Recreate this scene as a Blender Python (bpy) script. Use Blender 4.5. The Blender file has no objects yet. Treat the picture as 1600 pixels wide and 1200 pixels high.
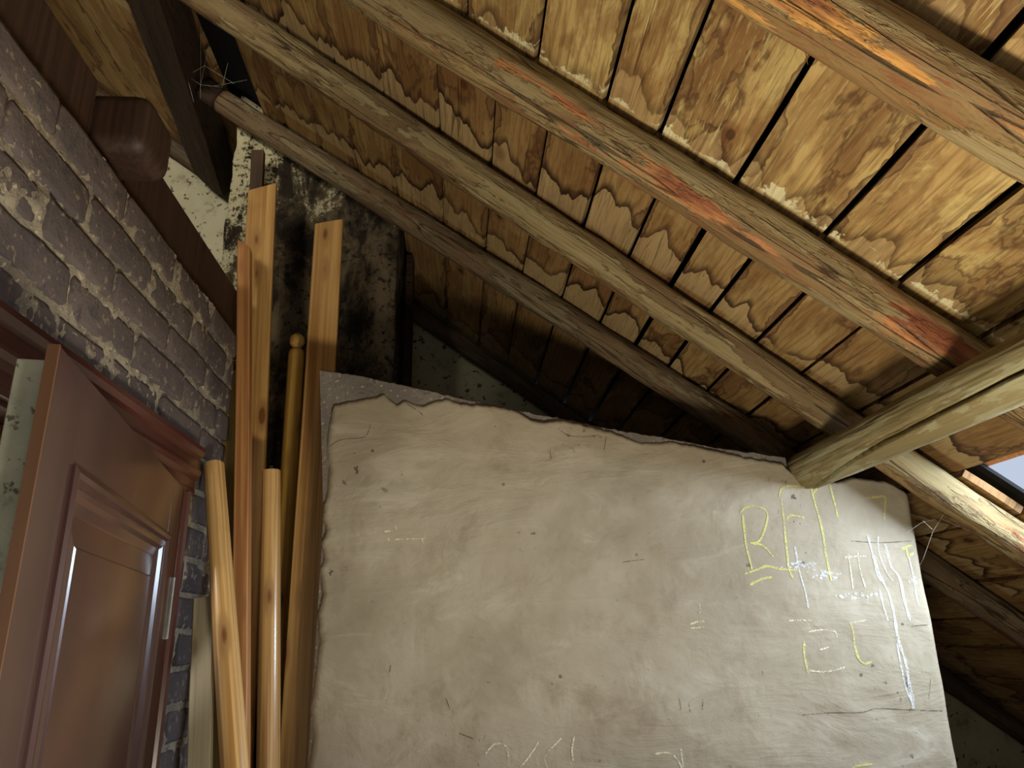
import bpy, bmesh, math, random
from mathutils import Vector, Matrix, noise
random.seed(7)
SC = bpy.context.scene
COL = SC.collection
rad = math.radians

# ------------------------------------------------------------------ camera
cam_d = bpy.data.cameras.new('camera')
cam_d.sensor_fit = 'HORIZONTAL'; cam_d.sensor_width = 36.0
cam_d.lens = 1188.0 / 1600.0 * 36.0
cam_d.clip_start = 0.02
cam = bpy.data.objects.new('camera', cam_d); COL.objects.link(cam)
cam.matrix_world = Matrix(((0.99784547, -0.00549364, -0.06537764, 0.0),
                           (-0.06380241, -0.31342932, -0.94746573, 0.0),
                           (-0.01528623, 0.94959564, -0.31310454, 1.62),
                           (0, 0, 0, 1)))
SC.camera = cam

# ------------------------------------------------------------------ world, lights, exposure
W = bpy.data.worlds.new('world'); SC.world = W; W.use_nodes = True
W.node_tree.nodes['Background'].inputs[0].default_value = (0.70, 0.80, 0.98, 1)
W.node_tree.nodes['Background'].inputs[1].default_value = 0.75

def area(name, loc, target, sx, sy, power, color, spread=180):
    d = bpy.data.lights.new(name, 'AREA'); d.shape = 'RECTANGLE'; d.size = sx; d.size_y = sy
    d.energy = power; d.color = color; d.spread = rad(spread)
    o = bpy.data.objects.new(name, d); COL.objects.link(o)
    o.location = loc
    o.rotation_euler = (Vector(target) - Vector(loc)).to_track_quat('-Z', 'Y').to_euler()
    return o
# added light from below, through a made-up stairwell opening in the attic floor
area('added_stair_light', (0.62, -0.5, -0.22), (0.62, -0.5, 2), 1.0, 1.2, 8, (1.0, 0.92, 0.78))
# added daylight from two made-up gable windows behind the photographer
area('added_gable_light', (0.1, -1.75, 1.25), (0.15, 2.0, 1.65), 0.9, 0.9, 8, (1.0, 0.95, 0.82))
area('added_upper_light', (-1.6, -1.75, 2.95), (-1.75, 3.2, 3.7), 0.62, 0.62, 13, (1.0, 0.95, 0.80), 46)
# daylight falling through the hole in the roof on the right
area('roof_hole_light', (1.92, 1.35, 1.92), (1.0, 1.5, 1.0), 0.5, 0.9, 105, (0.68, 0.82, 1.0))
# ceiling lamp of the room behind the door
area('side_room_lamp', (-1.7, 1.2, 2.36), (-1.7, 1.2, 0), 0.4, 0.4, 30, (1.0, 0.93, 0.84))

vs = SC.view_settings
vs.view_transform = 'Standard'; vs.look = 'None'; vs.gamma = 1.0; vs.use_curve_mapping = False
vs.exposure = 0.0

# ------------------------------------------------------------------ helpers
def sr(r, g, b):
    f = lambda c: ((c/255)/12.92 if c/255 <= 0.04045 else ((c/255+0.055)/1.055)**2.4)
    return (f(r), f(g), f(b), 1.0)

class NT:
    """small node-tree writer"""
    def __init__(s, name, rough=0.8, spec=0.3):
        s.m = bpy.data.materials.new(name); s.m.use_nodes = True
        s.t = s.m.node_tree; s.b = s.t.nodes['Principled BSDF']
        s.b.inputs['Roughness'].default_value = rough
        s.b.inputs['Specular IOR Level'].default_value = spec
    def put(s, sock, v):
        if isinstance(v, bpy.types.NodeSocket): s.t.links.new(v, sock)
        else: sock.default_value = v
    def coord(s, which='Object'):
        return s.t.nodes.new('ShaderNodeTexCoord').outputs[which]
    def rnd(s): return s.t.nodes.new('ShaderNodeObjectInfo').outputs['Random']
    def mapping(s, vec, scale=(1, 1, 1), loc=(0, 0, 0)):
        n = s.t.nodes.new('ShaderNodeMapping'); s.put(n.inputs['Vector'], vec)
        s.put(n.inputs['Scale'], scale); s.put(n.inputs['Location'], loc); return n.outputs[0]
    def noise(s, vec, scale, detail=4, rough=0.55, dist=0.0):
        n = s.t.nodes.new('ShaderNodeTexNoise'); s.put(n.inputs['Vector'], vec)
        s.put(n.inputs['Scale'], scale); s.put(n.inputs['Detail'], detail)
        s.put(n.inputs['Roughness'], rough); s.put(n.inputs['Distortion'], dist)
        return n.outputs['Fac']
    def wave(s, vec, scale, dist, detail=3, dscale=1.0, axis='X'):
        n = s.t.nodes.new('ShaderNodeTexWave'); n.bands_direction = axis; s.put(n.inputs['Vector'], vec)
        s.put(n.inputs['Scale'], scale); s.put(n.inputs['Distortion'], dist)
        s.put(n.inputs['Detail'], detail); s.put(n.inputs['Detail Scale'], dscale); return n.outputs['Fac']
    def voro(s, vec, scale, out='Distance', feature='F1'):
        n = s.t.nodes.new('ShaderNodeTexVoronoi'); n.feature = feature; s.put(n.inputs['Vector'], vec)
        s.put(n.inputs['Scale'], scale); return n.outputs[out]
    def math(s, op, a, b=0.0, c=0.0, clamp=False):
        n = s.t.nodes.new('ShaderNodeMath'); n.operation = op; n.use_clamp = clamp
        s.put(n.inputs[0], a); s.put(n.inputs[1], b); s.put(n.inputs[2], c); return n.outputs[0]
    def step(s, v, lo, hi, a=0.0, b=1.0):
        n = s.t.nodes.new('ShaderNodeMapRange'); n.interpolation_type = 'SMOOTHSTEP'
        s.put(n.inputs[0], v); s.put(n.inputs[1], lo); s.put(n.inputs[2], hi)
        s.put(n.inputs[3], a); s.put(n.inputs[4], b); return n.outputs[0]
    def mix(s, fac, a, b, mode='MIX'):
        n = s.t.nodes.new('ShaderNodeMix'); n.data_type = 'RGBA'; n.blend_type = mode
        s.put(n.inputs[0], fac); s.put(n.inputs[6], a); s.put(n.inputs[7], b); return n.outputs[2]
    def sep(s, vec):
        n = s.t.nodes.new('ShaderNodeSeparateXYZ'); s.put(n.inputs[0], vec); return n.outputs
    def comb(s, x, y, z):
        n = s.t.nodes.new('ShaderNodeCombineXYZ'); s.put(n.inputs[0], x); s.put(n.inputs[1], y); s.put(n.inputs[2], z); return n.outputs[0]
    def bump(s, h, strength=0.5, dist=0.01, prev=None):
        n = s.t.nodes.new('ShaderNodeBump'); s.put(n.inputs['Height'], h)
        n.inputs['Strength'].default_value = strength; n.inputs['Distance'].default_value = dist
        if prev is not None: s.put(n.inputs['Normal'], prev)
        return n.outputs[0]
    def out(s, color=None, normal=None, rough=None):
        if color is not None: s.put(s.b.inputs['Base Color'], color)
        if normal is not None: s.put(s.b.inputs['Normal'], normal)
        if rough is not None: s.put(s.b.inputs['Roughness'], rough)
        return s.m

def mesh_obj(name, verts, faces, mat=None, parent=None, matrix=None, smooth=False):
    me = bpy.data.meshes.new(name); me.from_pydata([tuple(v) for v in verts], [], faces); me.update()
    bm = bmesh.new(); bm.from_mesh(me); bmesh.ops.recalc_face_normals(bm, faces=bm.faces); bm.to_mesh(me); bm.free()
    if smooth: me.polygons.foreach_set('use_smooth', [True]*len(me.polygons))
    o = bpy.data.objects.new(name, me); COL.objects.link(o)
    if mat: me.materials.append(mat)
    if parent: o.parent = parent
    if matrix is not None: o.matrix_local = matrix
    return o
def empty(name, matrix=None):
    o = bpy.data.objects.new(name, None); COL.objects.link(o); o.empty_display_size = 0.1
    if matrix is not None: o.matrix_world = matrix
    return o
def tag(o, label, cat=None, group=None, kind=None):
    o['label'] = label
    if cat: o['category'] = cat
    if group: o['group'] = group
    if kind: o['kind'] = kind
    return o
def box_vf(x0, x1, y0, y1, z0, z1):
    v = [(x0,y0,z0),(x1,y0,z0),(x1,y1,z0),(x0,y1,z0),(x0,y0,z1),(x1,y0,z1),(x1,y1,z1),(x0,y1,z1)]
    return v, [(0,3,2,1),(4,5,6,7),(0,1,5,4),(1,2,6,5),(2,3,7,6),(3,0,4,7)]
def join_vf(*parts):
    V, F = [], []
    for v, f in parts:
        k = len(V); V += v; F += [tuple(i+k for i in q) for q in f]
    return V, F
def box(name, b, mat, parent=None, bevel=0.0, matrix=None, seg=2):
    v, f = box_vf(*b)
    o = mesh_obj(name, v, f, mat, parent, matrix)
    if bevel:
        bm = bmesh.new(); bm.from_mesh(o.data)
        bmesh.ops.bevel(bm, geom=list(bm.edges), offset=bevel, segments=seg, affect='EDGES', profile=0.5)
        bm.to_mesh(o.data); bm.free()
        o.data.polygons.foreach_set('use_smooth', [True]*len(o.data.polygons))
        md = o.modifiers.new('edge_normals', 'WEIGHTED_NORMAL')
    return o
def boxes(name, bl, mat, parent=None):
    v, f = join_vf(*[box_vf(*b) for b in bl]); return mesh_obj(name, v, f, mat, parent)
def frame(origin, xdir, zhint):
    x = Vector(xdir).normalized(); z = Vector(zhint); z = (z - x*z.dot(x)).normalized(); y = z.cross(x)
    M = Matrix((x, y, z)).transposed().to_4x4(); M.translation = Vector(origin); return M
def lerp_table(t, x):
    if x <= t[0][0]: return t[0][1]
    for (a, b), (c, d) in zip(t, t[1:]):
        if x <= c: return b + (d-b)*(x-a)/max(c-a, 1e-9)
    return t[-1][1]
nz = lambda x, y=0.0, z=0.0: noise.noise(Vector((x, y, z)))

# ------------------------------------------------------------------ roof frame: s down the slope, t along +Y, n up through the roof
PITCH = rad(36); TAN = math.tan(PITCH)
ROOF = Matrix(((math.cos(PITCH), 0, math.sin(PITCH), 0),
               (0, 1, 0, 0),
               (-math.sin(PITCH), 0, math.cos(PITCH), 3.0),
               (0, 0, 0, 1)))
def rp(s, t, n): return ROOF @ Vector((s, t, n))

# ------------------------------------------------------------------ materials
def m_board():
    k = NT('stained_roof_board', 0.72, 0.25); c = k.coord(); r = k.rnd(); x, y, z = k.sep(c)
    r2 = k.math('MULTIPLY', r, 37.0); v = k.comb(k.math('ADD', x, r2), y, z)
    warp = k.noise(k.mapping(v, (6, 2.2, 1)), 1.0, 3)
    grain = k.noise(k.mapping(v, (95, 5, 1)), 1.0, 5, 0.6, 1.2)
    cath = k.wave(k.mapping(v, (1, 0.16, 1)), 14, 9, 3, 1.6, 'X')
    base = k.mix(k.step(warp, 0.3, 0.72), sr(146, 116, 68), sr(194, 166, 106))
    base = k.mix(k.math('MULTIPLY', k.step(cath, 0.55, 1.0), 0.42), base, sr(118, 76, 38))
    base = k.mix(k.math('MULTIPLY', k.step(r, 0.2, 1.0), 0.28), base, sr(132, 84, 44))
    base = k.mix(k.step(y, 1.40, 1.50, 0.0, 0.42), base, sr(112, 76, 44))     # the boards beyond the joint are browner
    blo = k.noise(k.mapping(v, (5.5, 2.3, 1), (21, 6, 0)), 1.0, 5, 0.62, 0.5)
    base = k.mix(k.math('MULTIPLY', k.step(blo, 0.49, 0.56), 0.55), base, sr(118, 84, 46))
    # fuzzy pale patches of weathered fibre
    fuzz = k.noise(k.mapping(v, (9, 4, 1), (3, 1, 0)), 1.0, 6, 0.68, 0.6)
    base = k.mix(k.math('MULTIPLY', k.step(fuzz, 0.5, 0.68), k.step(y, 1.50, 1.40, 0.2, 0.6)), base, sr(198, 176, 112))
    # water stains: scalloped tide lines that start at the rafters
    wig = k.noise(k.mapping(v, (11, 0.8, 1)), 1.0, 2.5, 0.5)
    fine = k.noise(k.mapping(v, (70, 12, 1)), 1.0, 3, 0.6)
    edge = k.math('ADD', k.math('MULTIPLY', k.math('SUBTRACT', wig, 0.34), 0.40), k.math('MULTIPLY', k.math('SUBTRACT', fine, 0.5), 0.035))
    edge = k.math('ADD', edge, k.math('MULTIPLY', k.math('SUBTRACT', r, 0.4), 0.10))
    pale = None; dark = None
    for tk, wt, sh in ((0.90, 0.45, 0.05), (1.435, 0.6, 0.055), (1.94, 1.0, 0.0), (2.45, 1.0, 0.0), (3.38, 0.6, 0.0)):
        d = k.math('SUBTRACT', tk - 0.03, y)                     # >0 on the near side of the rafter
        near = k.math('MULTIPLY', k.step(d, -0.02, 0.0), k.step(d, 0.40, 0.30))
        q = k.math('ADD', k.math('SUBTRACT', d, edge), sh)
        p = k.math('MULTIPLY', near, k.step(q, 0.003, -0.003, 0.0, wt))
        e = k.math('MULTIPLY', near, k.math('MULTIPLY', k.step(q, -0.003, 0.002), k.step(q, 0.050, 0.002, 0.0, wt)))
        pale = p if pale is None else k.math('MAXIMUM', pale, p)
        dark = e if dark is None else k.math('MAXIMUM', dark, e)
    # damp margins along the board edges
    gx = k.sep(k.coord('Generated'))[0]
    mg = k.math('ADD', k.math('MULTIPLY', k.math('ABSOLUTE', k.math('SUBTRACT', gx, 0.5)), 2.0),
                k.math('MULTIPLY', k.math('SUBTRACT', k.noise(k.mapping(v, (5, 3.4, 1), (11, 0, 0)), 1.0, 4, 0.6), 0.5), 1.7))
    marg = k.step(mg, 0.90, 0.925); mrim = k.math('MULTIPLY', k.step(mg, 0.90, 0.92), k.step(mg, 1.02, 0.92))
    # free tide marks
    isl = k.noise(k.mapping(v, (4.2, 1.7, 1), (7, 3, 0)), 1.0, 5, 0.6, 0.35)
    inside = k.step(isl, 0.578, 0.586); rim = k.math('MULTIPLY', k.step(isl, 0.545, 0.58), k.step(isl, 0.592, 0.583))
    base = k.mix(k.math('MULTIPLY', inside, 0.5), base, sr(104, 70, 38))
    base = k.mix(k.math('MULTIPLY', rim, 0.7), base, sr(70, 42, 24))
    base = k.mix(k.math('MULTIPLY', marg, 0.5), base, sr(96, 66, 40))
    base = k.mix(k.math('MULTIPLY', mrim, 0.65), base, sr(66, 42, 26))
    base = k.mix(k.math('MULTIPLY', pale, 0.6), base, sr(178, 154, 110))
    amt = k.step(k.noise(k.mapping(v, (3, 1, 1), (2, 5, 0)), 1.0, 1), 0.3, 0.6, 0.6, 1.0)
    base = k.mix(k.math('MULTIPLY', dark, amt), base, sr(46, 26, 16))
    # chalky white bloom where the boards meet the second rafter
    wd = k.math('SUBTRACT', 1.435 - 0.056, y); wn = k.noise(k.mapping(v, (7, 5, 1), (3, 3, 0)), 1.0, 5, 0.7)
    bl = k.math('MULTIPLY', k.step(wd, -0.03, -0.02), k.step(k.math('SUBTRACT', wd, k.math('MULTIPLY', k.math('SUBTRACT', wn, 0.56), 0.34)), 0.004, -0.006))
    base = k.mix(k.math('MULTIPLY', bl, 0.8), base, sr(224, 214, 170))
    fleck = k.noise(k.mapping(v, (150, 11, 1), (4, 4, 0)), 1.0, 4, 0.7, 0.8)
    nb = k.step(y, 1.50, 1.40)
    fzone = k.math('MULTIPLY', nb, k.step(k.noise(k.mapping(v, (5, 2.5, 1), (8, 2, 0)), 1.0, 4, 0.6), 0.42, 0.6))
    base = k.mix(k.math('MULTIPLY', k.math('MULTIPLY', k.step(fleck, 0.52, 0.66), fzone), 0.6), base, sr(204, 188, 124))
    base = k.mix(k.math('MULTIPLY', k.step(grain, 0.45, 0.72), 0.5), base, sr(84, 54, 30))
    # knots
    vd = k.voro(k.mapping(v, (3.4, 2.0, 1)), 1.7); knot = k.step(vd, 0.085, 0.05)
    ring = k.math('MULTIPLY', k.step(vd, 0.17, 0.09), 0.6)
    base = k.mix(ring, base, sr(112, 70, 36)); base = k.mix(k.math('MULTIPLY', knot, 0.8), base, sr(64, 38, 22))
    # hairline checks along the grain
    chk = k.noise(k.mapping(v, (36, 0.55, 1), (1, 9, 0)), 1.0, 1, 0.4)
    ck = k.math('MULTIPLY', k.step(chk, 0.496, 0.4995), k.step(chk, 0.5035, 0.5005))
    base = k.mix(k.math('MULTIPLY', ck, 0.5), base, sr(40, 24, 14))
    n = k.bump(grain, 0.35, 0.004); n = k.bump(k.math('SUBTRACT', fuzz, ck), 0.35, 0.006, n)
    return k.out(base, n)

def m_log(name, a, b, red, orange, orange_amt=0.0, grey=sr(120, 112, 92), smooth=0.0):
    k = NT(name, 0.82, 0.22); c = k.coord(); x, y, z = k.sep(c); q = 1.0 - smooth
    big = k.noise(k.mapping(c, (1.6, 9, 9)), 1.0, 4, 0.6, 0.4)
    fib = k.noise(k.mapping(c, (5, 120, 120)), 1.0, 4, 0.62, 0.5)
    mid = k.noise(k.mapping(c, (5, 30, 30)), 1.0, 6, 0.7, 0.6)
    col = k.mix(k.step(big, 0.36, 0.64), a, b)
    # ragged remains of the reddish inner bark
    col = k.mix(k.math('MULTIPLY', k.step(mid, 0.515, 0.545), 0.75*q), col, k.mix(k.step(fib, 0.4, 0.62), red, b))
    # dusty grey crust in flaking patches
    gm = k.noise(k.mapping(c, (2.6, 13, 13), (5, 2, 1)), 1.0, 6, 0.68)
    g = k.math('MULTIPLY', k.step(gm, 0.505, 0.535), 0.8)
    col = k.mix(g, col, k.mix(k.step(fib, 0.35, 0.65), grey, a))
    flank = k.step(y, 0.0, -0.045)                               # dust lies on the side facing the attic
    col = k.mix(k.math('MULTIPLY', flank, 0.28*q), col, grey)
    if orange_amt > 0:
        o = k.noise(k.mapping(c, (1.9, 15, 15), (2, 8, 4)), 1.0, 6, 0.72, 0.3)
        o2 = k.step(o, 0.64 - 0.1*orange_amt, 0.652 - 0.1*orange_amt)
        o2 = k.math('MULTIPLY', o2, k.math('MULTIPLY', k.step(z, 0.014, -0.002), k.step(y, 0.034, 0.01)))
        col = k.mix(k.math('MULTIPLY', o2, 0.92), col, k.mix(k.step(k.noise(k.mapping(c, (4, 30, 30), (1, 1, 6)), 1.0, 3), 0.42, 0.6), orange, red))
    col = k.mix(k.math('MULTIPLY', k.step(fib, 0.56, 0.72), 0.5*(1-0.7*smooth)), col, sr(56, 42, 28))
    crack = k.noise(k.mapping(c, (0.9, 20, 20), (9, 1, 7)), 1.0, 2, 0.5)
    cr = k.math('MULTIPLY', k.step(crack, 0.489, 0.498), k.step(crack, 0.511, 0.502))
    col = k.mix(k.math('MULTIPLY', cr, 0.7*q), col, sr(34, 24, 16))
    n = k.bump(mid, 0.8*q, 0.012); n = k.bump(k.math('ADD', gm, g), 0.7*q, 0.010, n); n = k.bump(fib, 0.5 - 0.3*smooth, 0.004, n); n = k.bump(k.math('MULTIPLY', cr, -1.0), 0.7*q, 0.006, n)
    return k.out(col, n)

def m_pine(name, a, b, knotc=sr(92, 48, 20), rough=0.42, coat=0.0):
    k = NT(name, rough, 0.4); c = k.coord(); x, y, z = k.sep(c)
    grain = k.noise(k.mapping(c, (70, 70, 1.1)), 1.0, 3, 0.5, 0.6)
    fib = k.noise(k.mapping(c, (160, 160, 5)), 1.0, 4)
    col = k.mix(k.step(grain, 0.35, 0.65), a, k.mix(0.35, b, knotc)); col = k.mix(k.math('MULTIPLY', k.step(fib, 0.5, 0.75), 0.3), col, knotc)
    vd = k.voro(k.mapping(c, (12, 12, 4.2), (0.3, 0.1, 0.7)), 1.0)
    col = k.mix(k.step(vd, 0.30, 0.16), col, k.mix(0.5, a, knotc)); col = k.mix(k.step(vd, 0.16, 0.10), col, knotc)
    col = k.mix(k.math('MULTIPLY', k.step(k.noise(c, 6, 4), 0.55, 0.75), 0.25), col, knotc)
    if coat: k.b.inputs['Coat Weight'].default_value = coat; k.b.inputs['Coat Roughness'].default_value = 0.18
    return k.out(col, k.bump(fib, 0.12, 0.002))

def m_plaster():
    k = NT('lime_plaster', 0.7, 0.25); c = k.coord()
    a = k.noise(c, 2.3, 5, 0.6); b = k.noise(c, 9, 6, 0.65, 0.4); f = k.noise(c, 70, 4); trow = k.noise(k.mapping(c, (3, 1, 9)), 1.0, 5, 0.6, 0.8)
    col = k.mix(k.step(a, 0.35, 0.68), sr(142, 131, 110), sr(165, 155, 135))
    col = k.mix(k.math('MULTIPLY', k.step(b, 0.5, 0.72), 0.55), col, sr(132, 118, 97))
    col = k.mix(k.math('MULTIPLY', k.step(trow, 0.55, 0.7), 0.4), col, sr(186, 178, 160))
    sp = k.noise(k.mapping(c, (1, 1, 1), (4, 0, 1)), 46, 2, 0.5); spm = k.step(k.noise(c, 5.5, 3), 0.56, 0.68)
    col = k.mix(k.math('MULTIPLY', k.math('MULTIPLY', k.step(sp, 0.64, 0.69), spm), 0.8), col, sr(70, 58, 46))
    dots = k.step(k.voro(c, 13), 0.075, 0.05)
    dm = k.step(k.noise(c, 7, 2), 0.5, 0.56)
    col = k.mix(k.math('MULTIPLY', k.math('MULTIPLY', dots, dm), 0.75), col, sr(66, 54, 42))
    n = k.bump(trow, 0.55, 0.016); n = k.bump(b, 0.45, 0.012, n); n = k.bump(f, 0.2, 0.003, n)
    return k.out(col, n)

def m_rough(name, cols, sc=18, rough=0.9, bump=0.6, speck=None):
    k = NT(name, rough, 0.15); c = k.coord()
    a = k.noise(c, sc*0.25, 5, 0.6); b = k.noise(c, sc, 6, 0.7); f = k.noise(c, sc*5, 4, 0.6)
    col = k.mix(k.step(a, 0.35, 0.65), cols[0], cols[1]); col = k.mix(k.step(b, 0.55, 0.68), col, cols[2])
    if speck: col = k.mix(k.step(k.noise(c, sc*2.6, 3), 0.60, 0.67), col, speck)
    n = k.bump(b, bump, 0.01); n = k.bump(f, bump*0.6, 0.003, n)
    return k.out(col, n)

def m_chimney():
    k = NT('sooty_limewashed_chimney', 0.9, 0.15); c = k.coord(); x, y, z = k.sep(c)
    a = k.noise(k.mapping(c, (1, 1, 0.55)), 9, 7, 0.72, 0.5); b = k.noise(c, 38, 5, 0.7); g = k.noise(c, 2.2, 3)
    col = k.mix(k.step(a, 0.42, 0.6), sr(36, 30, 23), sr(88, 76, 57))
    # surviving limewash on the upper left corner, scraps elsewhere
    lw = k.math('ADD', k.step(x, -0.62, -0.88, 0.0, 0.10), k.step(z, 2.75, 3.45, -0.05, 0.08))
    w = k.math('ADD', k.math('ADD', k.math('MULTIPLY', a, 0.6), k.math('MULTIPLY', b, 0.4)), lw)
    col = k.mix(k.step(w, 0.575, 0.63), col, sr(176, 166, 134))
    col = k.mix(k.math('MULTIPLY', k.step(b, 0.545, 0.61), 0.9), col, sr(22, 18, 13))
    n = k.bump(a, 0.8, 0.012); n = k.bump(b, 0.7, 0.006, n)
    return k.out(col, n)

def m_door(name, base, hi, rough=0.3):
    k = NT(name, rough, 0.5); c = k.coord()
    a = k.noise(k.mapping(c, (8, 8, 1.2)), 1.0, 5, 0.6); f = k.noise(k.mapping(c, (90, 90, 4)), 1.0, 3)
    col = k.mix(k.step(a, 0.35, 0.7), base, hi)
    k.b.inputs['Coat Weight'].default_value = 0.35; k.b.inputs['Coat Roughness'].default_value = 0.14
    return k.out(col, k.bump(f, 0.06, 0.002))

def m_plain(name, col, rough=0.8, metal=0.0, var=0.12, sc=25):
    k = NT(name, rough, 0.3); c = k.coord(); a = k.noise(c, sc, 4)
    d = tuple(x*(1-var*2.2) for x in col[:3]) + (1,)
    k.b.inputs['Metallic'].default_value = metal
    return k.out(k.mix(k.step(a, 0.35, 0.65), col, d), k.bump(a, 0.1, 0.003))

def m_chalk(name, col, lo, hi, amax=1.0):
    k = NT(name, 0.95, 0.1); c = k.coord(); a = k.noise(c, 260, 3, 0.7); a2 = k.noise(c, 30, 2)
    f = k.step(k.math('ADD', k.math('MULTIPLY', a, 0.7), k.math('MULTIPLY', a2, 0.3)), lo, hi)
    k.put(k.b.inputs['Alpha'], k.math('MULTIPLY', f, amax))
    return k.out(col)

M = dict(
    board=m_board(),
    log=m_log('hewn_rafter_wood', sr(142, 118, 78), sr(96, 68, 44), sr(98, 54, 36), sr(170, 104, 62), 0.1, sr(152, 140, 102)),
    log_red=m_log('hewn_rafter_red', sr(112, 88, 60), sr(86, 60, 40), sr(94, 54, 36), sr(150, 86, 52), 0.1, sr(122, 114, 88)),
    log_orange=m_log('hewn_rafter_flaking', sr(154, 130, 88), sr(126, 98, 60), sr(124, 74, 46), sr(200, 146, 78), 0.68, sr(144, 130, 94)),
    log_scar=m_log('hewn_rafter_scarred', sr(154, 130, 88), sr(124, 98, 62), sr(128, 72, 48), sr(184, 124, 78), 0.45, sr(140, 128, 94)),
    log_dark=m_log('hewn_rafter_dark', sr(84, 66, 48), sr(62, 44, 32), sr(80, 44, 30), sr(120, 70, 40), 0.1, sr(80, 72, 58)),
    purlin=m_log('weathered_purlin', sr(144, 134, 98), sr(126, 112, 76), sr(114, 90, 60), sr(150, 110, 70), 0.0, sr(152, 148, 118), 0.75),
    beam=m_log('dark_beam', sr(52, 34, 24), sr(40, 26, 18), sr(58, 34, 24), sr(70, 40, 24), 0.0, sr(60, 46, 32)),
    plate=m_pine('brown_wall_plate', sr(60, 40, 29), sr(50, 33, 24), sr(36, 23, 16), 0.6),
    plaster=m_plaster(),
    core=m_rough('grey_masonry', (sr(108, 101, 94), sr(126, 119, 110), sr(88, 82, 77)), 30, 0.95, 0.7, sr(170, 160, 150)),
    gable=m_rough('grey_gable_plaster', (sr(168, 160, 134), sr(150, 144, 120), sr(128, 120, 98)), 12, 0.95, 0.5, sr(74, 66, 50)),
    mortar=m_rough('crumbly_mortar', (sr(150, 140, 120), sr(126, 116, 102), sr(88, 80, 73)), 40, 0.95, 0.9, sr(180, 168, 144)),
    brick=m_rough('sooty_brick', (sr(80, 72, 71), sr(96, 86, 82), sr(70, 65, 67)), 22, 0.9, 0.7, sr(124, 110, 94)),
    chimney=m_chimney(),
    felt=m_plain('black_roofing_felt', (0.004, 0.004, 0.004, 1), 0.95),
    door=m_door('red_brown_gloss_paint', sr(54, 35, 33), sr(65, 43, 40), 0.24),
    door_lip=m_door('worn_brown_varnish', sr(78, 52, 33), sr(94, 64, 42), 0.45),
    door_edge=m_rough('worn_pale_paint', (sr(176, 178, 160), sr(150, 154, 138), sr(128, 128, 112)), 26, 0.75, 0.25, sr(90, 90, 78)),
    trim=m_door('dark_red_trim_paint', sr(64, 32, 27), sr(74, 38, 32), 0.28),
    steel=m_plain('worn_steel', sr(120, 116, 108), 0.4, 0.8),
    iron=m_plain('rusty_nail', sr(64, 48, 38), 0.7, 0.4),
    pine=m_pine('honey_pine', sr(190, 150, 90), sr(176, 132, 74), sr(112, 68, 34)),
    pine_gloss=m_pine('varnished_pine', sr(200, 162, 104), sr(184, 140, 80), sr(112, 68, 36), 0.3, 0.6),
    pine_yellow=m_pine('yellow_pine', sr(200, 158, 78), sr(180, 136, 62), sr(110, 70, 30), 0.4),
    pine_tan=m_pine('tan_pine', sr(186, 134, 82), sr(170, 116, 68), sr(110, 66, 36), 0.5),
    pine_grey=m_pine('greyed_board', sr(150, 142, 120), sr(138, 130, 108), sr(110, 100, 80), 0.6),
    pine_olive=m_pine('olive_board', sr(150, 124, 66), sr(132, 106, 54), sr(90, 70, 36), 0.6),
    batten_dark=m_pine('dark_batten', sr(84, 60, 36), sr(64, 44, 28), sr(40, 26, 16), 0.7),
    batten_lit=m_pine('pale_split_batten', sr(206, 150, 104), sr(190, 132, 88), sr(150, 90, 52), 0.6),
    tile=m_plain('slate_grey_roof_tile', sr(150, 158, 172), 0.6),
    white=m_plain('white_wall_paint', sr(236, 226, 214), 0.8, 0, 0.02),
    floor=m_plain('dusty_floor_board', sr(150, 120, 84), 0.8),
    yellow=m_chalk('yellow_chalk', sr(206, 200, 126), 0.34, 0.54, 0.8),
    cream=m_chalk('pale_chalk', sr(218, 212, 184), 0.40, 0.58),
    drip=m_chalk('white_paint_run', sr(218, 220, 222), 0.34, 0.62, 0.7),
    crack=m_chalk('plaster_crack', sr(100, 88, 74), 0.38, 0.58),
    web=m_plain('cobweb_thread', sr(170, 166, 150), 0.8),
    glass=None,
)

# ================================================================== STRUCTURE
# ---- roof deck: every board an object of its own, in the roof frame
ceiling = tag(empty('ceiling'), 'sloping attic ceiling of water-stained amber roof boards', kind='structure')
def plank(s0, s1, t0, t1, th=0.022):
    ns, nt = 3, max(2, int((t1-t0)/0.22)); sd = random.random()*90
    V, F = [], []
    lift = random.uniform(-0.0035, 0.0015); cup = random.uniform(-0.003, 0.003)
    for side in (0, 1):
        for j in range(nt+1):
            t = t0 + (t1-t0)*j/nt
            for i in range(ns+1):
                f = i/ns; s = s0 + (s1-s0)*f
                if i in (0, ns): s += 0.004*nz(t*3.1, sd + i)
                n = lift + cup*(2*f-1)**2 + 0.0015*nz(t*1.7, sd, f*2)
                V.append((s, t, n + (th if side else 0)))
    W_ = ns+1; K = (nt+1)*W_
    for j in range(nt):
        for i in range(ns):
            a = j*W_+i; F.append((a, a+W_, a+W_+1, a+1)); F.append((K+a, K+a+1, K+a+W_+1, K+a+W_))
        a = j*W_; F.append((a, K+a, K+a+W_, a+W_)); a = j*W_+ns; F.append((a, a+W_, K+a+W_, K+a))
    for i in range(ns):
        F.append((i, i+1, K+i+1, K+i)); a = nt*W_+i; F.append((a, K+a, K+a+1, a+1))
    return mesh_obj('plank', V, F, M['board'], ceiling, ROOF)
def g(): return random.uniform(0.0042, 0.0085)
SPLIT = 1.437
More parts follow.
